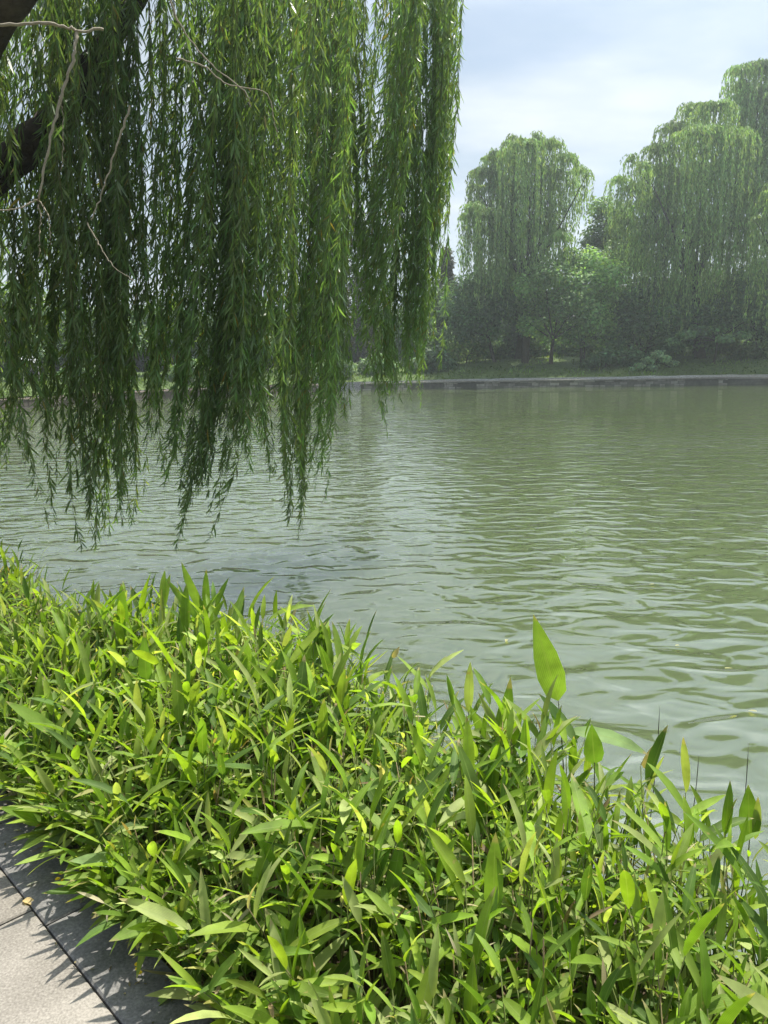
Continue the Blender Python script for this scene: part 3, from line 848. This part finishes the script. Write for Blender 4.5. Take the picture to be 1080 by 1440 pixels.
for (px, lab) in ((265, 'clipped green bush on the lawn above the pinkish wall'), (330, 'low bush behind the longest strands'), (425, 'pale bush above the wall left of the conifers'),
                  (470, 'leafy bush at the foot of the shorter conifer'), (530, 'bush at the foot of the tall grey brown conifer'), (110, 'low bush on the bank near the white canopy')):
    yb = float(np.interp(px, [0, 200, 600], [545, 535, 525]))
    broad_tree('round_shrub', far_pt(px, 2.5), lob(px, 2.5, [(px - 16, yb - 12, 13), (px + 2, yb - 18, 15), (px + 18, yb - 11, 13), (px - 3, yb - 7, 10)]), lab,
               cat='shrub', group='shrubs of the left bank', tint=(0.05, 0.085, 0.035), trunk_r=.04, size=.2)

g = Geo()
n = 16000
ii = rng.uniform(30, 112, n); i0 = ii.astype(int); fr = (ii - i0)[:, None]
base_ = SHORE[i0] * (1 - fr) + SHORE[i0 + 1] * fr; nn_ = SHORE_N[i0]
dd = .5 + 11 * rng.random(n) ** 1.3
P = base_ + nn_ * dd[:, None]
P = np.c_[P, hill_z(dd, P[:, 0]) - .03]
pat = .6 + .55 * (np.sin(P[:, 0] * .9 + P[:, 1] * .5) * np.sin(P[:, 1] * 1.3 - P[:, 0] * .4) + .6 * rng.random(n))  # patches of taller blades, their colour lightened to imitate sunlit grass
leaves(g, WILLOW, P, np.c_[rng.normal(0, .45, (n, 2)), np.ones(n)], rng.normal(0, 1, (n, 3)), rng.uniform(.10, .32, n) * np.clip(pat, .5, 1.4), rng.uniform(.02, .06, n), .6,
       jitter(n, (0.12, 0.19, 0.05), .22) * np.clip(pat, .5, 1.4)[:, None])
tag(g.build('bank_grass', M_FAR), 'rough grass on the slope of the far bank', 'grass', kind='stuff')

# -- far wood closing the view behind the trees
g = Geo()
for px in np.arange(-260, 1420, 26):
    p = far_pt(float(np.clip(px, -120, 1200)), 20 + rng.uniform(-3, 6))
    p = p + np.array([(px - np.clip(px, -120, 1200)) * .05, 0, 0])
    hh = (rng.uniform(4.5, 6.5) if px > 600 else rng.uniform(3.0, 4.2))
    for k in range(6):
        c0 = p + np.array([rng.normal(0, .8), rng.normal(0, .8), hh * (k + .1) / 6])
        lobe_leaves(g, c0, rng.uniform(1.4, 2.0), 420, .55, np.array((0.036, 0.062, 0.03)) * rng.uniform(.8, 1.2), .85, .2, np.zeros(3))
tag(g.build('far_wood', M_FAR), kind='stuff')

# -- white canopy on the left bank
cp = far_pt(36, 4.5)
can = thing('canopy', cp, 'white canopy with dark posts on the left bank, half hidden by willow strands', 'canopy')
M_WHITE = plain_mat('white_fabric', (0.75, 0.77, 0.78)); M_DARK = plain_mat('dark_metal', (0.05, 0.05, 0.055), .4)
Dc = float(cp[1]); ztop = at(36, 498, Dc)[2] - cp[2]; zlow = at(36, 507, Dc)[2] - cp[2]
g = Geo(); hw = .48
v = [(-hw, -hw, zlow), (hw, -hw, zlow), (hw, hw, zlow), (-hw, hw, zlow), (-.12, -.12, ztop), (.12, -.12, ztop), (.12, .12, ztop), (-.12, .12, ztop),
     (-hw, -hw, zlow - .12), (hw, -hw, zlow - .12), (hw, hw, zlow - .12), (-hw, hw, zlow - .12)]
g.add(v, np.array([[0, 1, 5, 4], [1, 2, 6, 5], [2, 3, 7, 6], [3, 0, 4, 7], [4, 5, 6, 7], [8, 9, 1, 0], [9, 10, 2, 1], [10, 11, 3, 2], [11, 8, 0, 3]]))
g.build('roof', M_WHITE, can, smooth=False)
for sx in (-1, 1):
    for sy in (-1, 1):
        g = Geo(); tube(g, [(sx * .42, sy * .42, -.1), (sx * .42, sy * .42, zlow - .002)], .035, 8); g.build('post', M_DARK, can)

# ------------------------------------------------------------------ dwarf bamboo hedge between path and water
S_IN = EDGE_KERB + KERB_W + 0.02


def s_out(t):
    return np.interp(t, [-3, 0.4, 1.5, 3.0, 3.4, 3.6, 6, 9], [1.86, 1.86, 1.90, 1.94, 1.80, 1.52, 1.50, 1.6])


def hedge_h(s, t):
    so_ = s_out(t)
    u_ = (s - S_IN) / (so_ - S_IN)
    h = np.interp(u_, [0, .12, .35, .7, 1.0], [.16, .30, .42, .46, .40])
    return h * np.interp(t, [-2, 2.8, 3.6, 4.6, 5.4, 9], [1.0, 1.02, .84, 1.05, 1.4, 1.5]) * (1 + .10 * np.sin(t * 3.1 + s * 2) * np.sin(s * 5 - t * 1.7))


GREENS = np.array([(0.140, 0.225, 0.020), (0.18, 0.275, 0.024), (0.115, 0.195, 0.022), (0.20, 0.275, 0.032), (0.075, 0.135, 0.022), (0.30, 0.35, 0.12), (0.19, 0.27, 0.045)])
DRY = np.array([(0.42, 0.35, 0.21), (0.50, 0.44, 0.30), (0.28, 0.20, 0.11), (0.40, 0.39, 0.12)])


def bamboo_leaf_cols(n, dry=0.05):
    c = GREENS[rng.integers(0, len(GREENS), n)] * rng.lognormal(.14, .18, (n, 1)) + np.array([.004, .008, .004])
    k = rng.random(n) < dry
    c[k] = DRY[rng.integers(0, len(DRY), k.sum())] * rng.uniform(.7, 1.2, (k.sum(), 1))
    return c


def shoots(g, S, T_, H, nleaf, scale, dry, lean_out=0.0):
    """shoots standing at (S,T) with height H; leaves fan out round the upper stem"""
    n = len(S)
    base = bank(S, T_, 0.0)
    az = rng.uniform(0, 6.28, n)
    tl = rng.uniform(.02, .32, n)
    edge = np.clip((S_IN + .22 - S) / .22, 0, 1) * lean_out
    lean = np.c_[np.cos(az) * tl, np.sin(az) * tl] - edge[:, None] * SD[None]
    top = base + np.c_[lean * H[:, None], H]
    for i in range(n):
        tube(g, [base[i], base[i] * .45 + top[i] * .55 + np.r_[lean[i] * -.08 * H[i], 0], top[i]], [.0024, .002, .0012], 4, (0.12, 0.15, 0.04) if rng.random() < .8 else (0.22, 0.17, 0.09), 1)
    for j in range(nleaf):
        keep = rng.random(n) < (1.0 if j < nleaf - 2 else .6)
        m = int(keep.sum())
        f = np.clip(1 - .12 * j * rng.uniform(.4, 1.6, m), .1, 1)[:, None]
        P = base[keep] * (1 - f) + top[keep] * f
        a = az[keep] + j * 2.4 + rng.normal(0, .5, m)
        el = rng.normal(.75 - .12 * j, .42, m)
        if j == 0:
            el = rng.normal(1.15, .25, m)
        Dv = np.c_[np.cos(a) * np.cos(el), np.sin(a) * np.cos(el), np.sin(el)]
        Dv[:, :2] -= (edge[keep] * .9)[:, None] * SD[None]
        Dv = unit(Dv)
        side = np.c_[-np.sin(a), np.cos(a), np.zeros(m)]
        Nn = np.cross(side, Dv); Nn *= np.sign(Nn[:, 2:3] + 1e-6)
        Nn = Nn + rng.normal(0, .25, (m, 3))
        ln = scale * np.clip(rng.lognormal(0, .36, m), .4, 1.65) * np.where(T_[keep] < 1.0, .86, 1.0)
        wd = ln * rng.uniform(.055, .108, m)
        c = bamboo_leaf_cols(m, dry); brown = c[:, 0] > c[:, 1]; ln[brown] *= .55; wd[brown] *= .5
        leaves(g, BAMBOO, P, Dv, Nn, ln, wd, rng.uniform(.0, .75, m), c, rng.uniform(.15, .55), rng.normal(0, .35, m))


g = Geo()


def scatter(n, t0, t1, power=1.0):
    T_ = t0 + (t1 - t0) * rng.random(n) ** power
    u_ = rng.random(n)
    S = S_IN + (s_out(T_) - S_IN) * u_
    return S, T_


S, T_ = scatter(2900, -1.4, 3.5)
shoots(g, S, T_, hedge_h(S, T_) * rng.uniform(.55, 1.0, len(S)), 6, .112, .11, .45)
S, T_ = scatter(1300, 3.3, 9.0, 1.4)
shoots(g, S, T_, hedge_h(S, T_) * rng.uniform(.7, 1.05, len(S)), 6, .085, .09, .45)
S, T_ = scatter(260, -1.2, 3.4)
shoots(g, S, T_, hedge_h(S, T_) * rng.uniform(.95, 1.12, len(S)), 4, .145, .02, .3)
# lower, paler and drier leaves inside
S, T_ = scatter(800, -1.6, 6)
shoots(g, S, T_, hedge_h(S, T_) * rng.uniform(.3, .6, len(S)), 4, .10, .24, .4)
# path side fringe hanging over the kerb
n = 190
T_ = rng.uniform(-.6, 5.5, n); S = S_IN + rng.uniform(0, .14, n)
shoots(g, S, T_, rng.uniform(.08, .24, n), 5, .11, .05, .7)
tag(g.build('bamboo_hedge', [M_BAMBOO, M_STEM]), 'dense low hedge of broad leaved dwarf bamboo between the path and the lake', 'bamboo hedge', kind='stuff')

# litter and weeds at the foot of the hedge
g = Geo()
n = 900
T_ = rng.uniform(-.8, 4.5, n); S = S_IN - .03 + np.abs(rng.normal(0, .16, n))
a = rng.uniform(0, 6.28, n)
leaves(g, BAMBOO, bank(S, T_, rng.uniform(.012, .05, n)), np.c_[np.cos(a), np.sin(a), rng.normal(0, .15, n)], np.c_[rng.normal(0, .3, (n, 2)), np.ones(n)],
       rng.uniform(.04, .11, n), rng.uniform(.005, .011, n), rng.uniform(-1.2, 1.2, n), DRY[rng.integers(0, 3, n)] * rng.uniform(.35, 1.0, (n, 1)), .3)
n = 260
T_ = rng.uniform(-.8, 4.5, n); S = S_IN - np.abs(rng.normal(0, .11, n)); a = rng.uniform(0, 6.28, n)
leaves(g, BAMBOO, bank(S, T_, .008), np.c_[np.cos(a), np.sin(a), np.zeros(n)], np.tile([0, 0, 1.0], (n, 1)), rng.uniform(.004, .022, n), rng.uniform(.001, .003, n), rng.uniform(-.8, .8, n), DRY[rng.integers(0, 3, n)] * rng.uniform(.3, .9, (n, 1)), .3)
tag(g.build('leaf_litter', M_BAMBOO), 'dry leaf litter under the bamboo beside the kerb', 'leaf litter', kind='stuff')
g = Geo()
n = 1500
ct = rng.uniform(-.5, 3.5, 60); cs = S_IN - .01 + np.abs(rng.normal(0, .05, 60)); pick = rng.integers(0, 60, n)
T_ = ct[pick] + rng.normal(0, .05, n); S = np.maximum(cs[pick] + rng.normal(0, .03, n), S_IN - .05)
a = rng.uniform(0, 6.28, n)
leaves(g, BROAD, bank(S, T_, rng.uniform(.01, .07, n)), np.c_[np.cos(a), np.sin(a), rng.uniform(-.2, .8, n)], np.c_[rng.normal(0, .4, (n, 2)), np.ones(n)],
       rng.uniform(.012, .03, n), rng.uniform(.004, .009, n), .4, jitter(n, (0.06, 0.11, 0.03), .25))
tag(g.build('weeds', M_BAMBOO), 'tiny clover like weeds along the kerb edge', 'weeds', kind='stuff')


# single shoots that stand clear of the mass
def blade(g, base, tip, width, up, curl=.25, c=(0.12, 0.22, 0.03), fold=.18, tmpl=BAMBOO, twist=0.0):
    base, tip = np.asarray(base, float), np.asarray(tip, float)
    d = tip - base; ln = np.linalg.norm(d)
    # start steeper so that the bent leaf ends at the tip
    U = unit(np.asarray(up, float) - unit(d) * np.dot(up, unit(d)))
    d0 = unit(d) * math.cos(curl / 2) + U * math.sin(curl / 2)
    S_ = np.cross(d0, np.asarray(up, float))
    leaves(g, tmpl, base[None], d0[None], np.asarray(up, float)[None], [ln * (1 + curl * curl / 24)], [width], [curl], np.array([c]), fold, [twist])


def shoot(label, root_px, stem_pts, leaf_specs, name='bamboo_shoot', group='single bamboo shoots standing clear of the hedge', clear=True):
    """stem_pts: photo column, row and distance; leaf_specs: base, tip (same), half width, facing, curl, colour"""
    b = at(*root_px) if len(root_px) == 3 else root_px
    b = np.array([b[0], b[1], 0.0])
    root = thing(name, b, label, 'bamboo shoot', group)
    near = .13 * np.clip(stem_pts[0][2] - 1.2, .3, 1) if clear else 0
    stem_pts = [(x, y, d - near) for x, y, d in stem_pts]
    leaf_specs = [((l_[0][0], l_[0][1], l_[0][2] - near), (l_[1][0], l_[1][1], l_[1][2] - near)) + tuple(l_[2:]) for l_ in leaf_specs]
    g = Geo(); pts = [b] + [at(*p) for p in stem_pts]
    tube(g, spline(pts, 14) - b, np.linspace(.0028, .0014, 14), 6, (0.10, 0.10, 0.04)); g.build('stem', M_STEM, root)
    for sp in leaf_specs:
        a, e, wd, up, cu, c = sp[:6]
        g = Geo(); blade(g, at(*a) - b, at(*e) - b, wd, up, cu, c, tmpl=sp[6] if len(sp) > 6 else BAMBOO, twist=sp[7] if len(sp) > 7 else 0)
        g.build('leaf', M_BAMBOO, root)
    return root


BR = (0.22, 0.34, 0.06); MID = (0.15, 0.26, 0.04); PALE = (0.22, 0.33, 0.12)
tow = np.array([-.2, -.8, .45])
shoot('tall bamboo shoot with one big upright leaf standing out against the water', (800, 1180, 2.45),
      [(795, 1120, 2.42), (790, 1040, 2.40), (785, 985, 2.40)],
      [((785, 985, 2.40), (750, 864, 2.42), .043, tow, .15, BR, BROAD), ((812, 1045, 2.38), (757, 975, 2.36), .019, (.3, -.7, .6), .3, PALE),
       ((800, 1028, 2.40), (912, 1062, 2.36), .026, (0, -.5, .9), .9, PALE), ((788, 1060, 2.4), (832, 1008, 2.42), .006, (0, -1, .3), .9, MID)])
shoot('bamboo shoot with a single small oval leaf on a thin dark stem', (838, 1230, 2.1),
      [(836, 1160, 2.08), (836, 1072, 2.06)],
      [((836, 1074, 2.06), (832, 1018, 2.06), .027, tow, .1, MID, BROAD), ((836, 1110, 2.07), (878, 1085, 2.1), .012, (0, -.7, .6), .4, BR)])
shoot('bamboo shoot with a long pale leaf held straight up amid the hedge front', (690, 1400, 1.62),
      [(690, 1345, 1.6), (692, 1290, 1.58)],
      [((693, 1292, 1.58), (697, 1170, 1.60), .021, tow, .15, BR), ((690, 1300, 1.58), (650, 1330, 1.55), .014, (0, -.5, .8), .5, PALE), ((676, 1330, 1.56), (700, 1245, 1.56), .010, (.5, -.7, .4), .3, PALE)])
shoot('bamboo shoot with a long sunlit leaf pointing left over the kerb', (310, 1330, 1.95),
      [(300, 1290, 1.92)],
      [((290, 1272, 1.92), (153, 1324, 1.80), .031, (-.1, -.5, .85), .35, BR), ((322, 1264, 1.92), (262, 1312, 1.84), .022, (.2, -.5, .8), .3, BR),
       ((300, 1290, 1.9), (290, 1388, 1.78), .018, (-.3, -.9, .3), .3, MID), ((335, 1320, 1.88), (243, 1380, 1.74), .030, (-.1, -.5, .85), .4, (0.08, 0.15, 0.04))])
shoot('bamboo shoot with a wide leaf lying level at the left picture edge', (95, 1060, 2.7),
      [(92, 1035, 2.68)],
      [((87, 1037, 2.66), (8, 986, 2.62), .023, (.15, -.6, .8), .3, BR), ((95, 1030, 2.68), (133, 962, 2.75), .014, tow, .3, MID)])
shoot('bamboo shoot with a broad dull leaf held out low toward the kerb', (200, 1235, 2.15),
      [(196, 1212, 2.14)],
      [((190, 1212, 2.14), (97, 1211, 2.02), .023, (0, -.55, .85), .25, PALE), ((205, 1200, 2.15), (160, 1255, 2.0), .02, (0, -.6, .8), .4, MID)])
shoot('bamboo shoot with two long leaves arching left above the shaded kerb', (130, 1140, 2.5),
      [(122, 1125, 2.48)],
      [((118, 1124, 2.48), (28, 1198, 2.32), .022, (0, -.5, .85), .5, PALE), ((120, 1138, 2.46), (55, 1205, 2.3), .023, (0, -.5, .85), .6, PALE)])
shoot('bamboo shoot with a stout upright leaf at the right picture edge', (1050, 1260, 2.1),
      [(1052, 1210, 2.08), (1054, 1180, 2.06)],
      [((1054, 1178, 2.06), (1052, 1103, 2.08), .030, tow, .1, MID, BROAD), ((1062, 1180, 2.06), (1066, 1120, 2.06), .012, tow, .1, (0.3, 0.36, 0.12))])
shoot('bamboo shoot with an upright leaf beside the tall shoot, tip against the water', (706, 1120, 2.5),
      [(706, 1080, 2.48)],
      [((706, 1072, 2.48), (718, 952, 2.5), .024, tow, .2, MID), ((704, 1078, 2.48), (752, 1010, 2.52), .013, tow, .4, (0.07, 0.14, 0.03)), ((702, 1085, 2.48), (660, 990, 2.5), .018, tow, .3, BR)])
shoot('bamboo shoot with tapering leaves rising above the hedge top near the longest willow strand', (300, 900, 3.55),
      [(292, 870, 3.54)],
      [((292, 872, 3.54), (255, 790, 3.56), .022, tow, .5, BR), ((292, 870, 3.54), (290, 800, 3.56), .02, tow, .2, MID), ((296, 872, 3.54), (322, 812, 3.56), .016, tow, .4, MID), ((290, 880, 3.52), (232, 812, 3.56), .018, tow, .4, BR)])
shoot('bamboo shoot with a broad upright leaf left of the hedge middle', (206, 1010, 3.0),
      [(206, 985, 2.98)],
      [((207, 968, 2.98), (203, 886, 3.0), .030, tow, .15, MID, BROAD), ((208, 975, 2.98), (262, 942, 3.0), .02, tow, .5, BR), ((203, 976, 2.98), (165, 930, 3.0), .018, tow, .4, BR)])
shoot('bamboo shoot with a wide leaf raised in the middle of the hedge top', (365, 1010, 2.85),
      [(362, 985, 2.84)],
      [((362, 985, 2.84), (345, 895, 2.86), .034, tow, .15, BR, BROAD), ((364, 990, 2.84), (410, 900, 2.86), .022, tow, .3, MID), ((360, 992, 2.84), (300, 920, 2.86), .02, tow, .4, MID)])
for lab, x, y0, y1, D in (('tallest thin dark bare shoot tip standing above the hedge against the water', 925, 990, 1150, 2.25),
                          ('thin bare shoot tip standing above the hedge at the right edge', 1050, 1044, 1190, 2.05),
                          ('dark bare shoot tip just left of the single oval leaf', 752, 1010, 1130, 2.4),
                          ('fine bare shoot tip above the right part of the hedge, shorter than its neighbours', 980, 1060, 1150, 2.15),
                          ('brown bare shoot tip near the yellowed patch of hedge top', 668, 980, 1100, 2.5)):
    tp = at(x + 3, y0, D); bt = at(x - 12, y1, D); bt = np.array([bt[0], bt[1], 0.02])
    root = thing('bare_shoot', bt, lab, 'bamboo shoot', 'bare bamboo tips standing above the hedge')
    g = Geo(); tube(g, spline([bt, bt * .4 + tp * .6 + (.004, 0, 0), tp], 10) - bt, np.r_[np.linspace(.0016, .0011, 7), .0013, .0008, .0003], 6, (0.06, 0.055, 0.035)); g.build('stem', M_STEM, root)

# ------------------------------------------------------------------ small things
M_PETAL = plain_mat('yellow_petal', (0.75, 0.52, 0.02), .5)
for (pts, lab) in (([(86, 1228), (89, 1238), (81, 1236), (85, 1243)], 'clump of little yellow flowers at the kerb edge, farther up the path'),
                   ([(194, 1362), (196, 1368), (193, 1356)], 'single yellow flower at the kerb edge near the bottom of the picture')):
    b = at_z(pts[0][0] + 6, pts[0][1] + 14, 0.01)
    root = thing('yellow_flower', b, lab, 'flower', 'yellow flowers along the kerb')
    for (x, y) in pts:
        p = at_z(x, y, .045)
        g = Geo(); tube(g, spline([(0, 0, 0), (p - b) * .5 + (0, 0, .01), p - b], 6), .0009, 5, (0.07, 0.12, 0.03)); g.build('stem', M_STEM, root)
        g = Geo(); n = 9
        a = np.linspace(0, 6.28, n, endpoint=False)
        leaves(g, BROAD, np.tile(p - b, (n, 1)), np.c_[np.cos(a), np.sin(a), .35 * np.ones(n)], np.tile([0, 0, 1.0], (n, 1)), .0085, .003, .5, (1, 1, 1))
        leaves(g, BROAD, np.tile(p - b + (0, 0, .001), (n, 1)), np.c_[np.cos(a + .3), np.sin(a + .3), .9 * np.ones(n)], np.tile([0, 0, 1.0], (n, 1)), .0055, .0024, .5, (1, 1, 1))
        g.build('petals', M_PETAL, root)


def fallen(x, y, z, ln, wd, ang, c, label, group, name='fallen_leaf', tilt=.1, curl=.5):
    p = at_z(x, y, z); g = Geo()
    leaves(g, BROAD, np.array([[-ln / 2 * math.cos(ang), -ln / 2 * math.sin(ang), .003]]), np.array([[math.cos(ang), math.sin(ang), tilt]]), np.array([[0, 0, 1.0]]), [ln], [wd], [curl], np.array([c]), .25)
    o = g.build(name, M_BAMBOO); o.location = p
    tag(o, label, 'leaf', group)


fallen(43, 1269, 0.002, .05, .012, -.3, (.55, .42, .2), 'curled tan dry leaf lying on the joint between paving and kerb', 'dry leaves on the stones', tilt=.25, curl=1.2)
fallen(46, 1243, 0.006, .035, .004, .7, (.5, .48, .4), 'thin pale dry leaf on the dark kerb beside the yellow flowers', 'dry leaves on the stones', curl=.3)
fallen(26, 1168, 0.006, .03, .005, .4, (.55, .5, .4), 'pale dry leaf scrap on the kerb at the left edge', 'dry leaves on the stones', curl=.8)
for (x, y) in ((712, 901), (952, 908), (1025, 940), (916, 822), (615, 858), (1058, 1000)):
    fallen(x, y, WATER_Z + .004, rng.uniform(.03, .06), rng.uniform(.007, .012), rng.uniform(0, 6.28), (.40, .38, .20),
           'small yellowed leaf floating on the green water', 'yellowed leaves floating on the lake', 'floating_leaf', tilt=.02, curl=.15)
# dead tan leaves caught in the hedge top by the water
for (x, y, D, ln, wd, ang, lab) in ((905, 1080, 2.25, .085, .018, 1.1, 'biggest dry tan leaf caught in the hedge near the tallest bare tip'),
                                    (768, 1042, 2.42, .06, .014, .6, 'dry tan leaf caught behind the tall bamboo shoot'),
                                    (552, 925, 2.75, .05, .010, 1.0, 'dry tan leaf caught in the hedge top left of the water')):
    p = at(x, y, D); g = Geo()
    leaves(g, BROAD, np.zeros((1, 3)), np.array([[math.cos(ang), 0, math.sin(ang)]]), np.array([[.1, -.9, .3]]), [ln], [wd], [.5], np.array([(.46, .36, .20)]), .3)
    o = g.build('dry_leaf', M_BAMBOO); o.location = p; tag(o, lab, 'leaf', 'dry leaves caught in the hedge')

# ------------------------------------------------------------------ haze over the lake
HAZE = 0.0013
m, t = new_mat('haze_air')
pv = N(t, 'ShaderNodeVolumePrincipled', i_Density=HAZE, i_Anisotropy=0.55); pv.inputs['Color'].default_value = (0.88, 0.98, 0.97, 1)
o_ = N(t, 'ShaderNodeOutputMaterial'); L(t, pv.outputs[0], o_.inputs['Volume'])
g = Geo()
x0, x1, y0, y1, z0, z1 = -920, 920, -620, 920, -3.2, 26.0
g.add([(x0, y0, z0), (x1, y0, z0), (x1, y1, z0), (x0, y1, z0), (x0, y0, z1), (x1, y0, z1), (x1, y1, z1), (x0, y1, z1)],
      np.array([[0, 3, 2, 1], [4, 5, 6, 7], [0, 1, 5, 4], [1, 2, 6, 5], [2, 3, 7, 6], [3, 0, 4, 7]]))
tag(g.build('haze', m, smooth=False), kind='stuff')
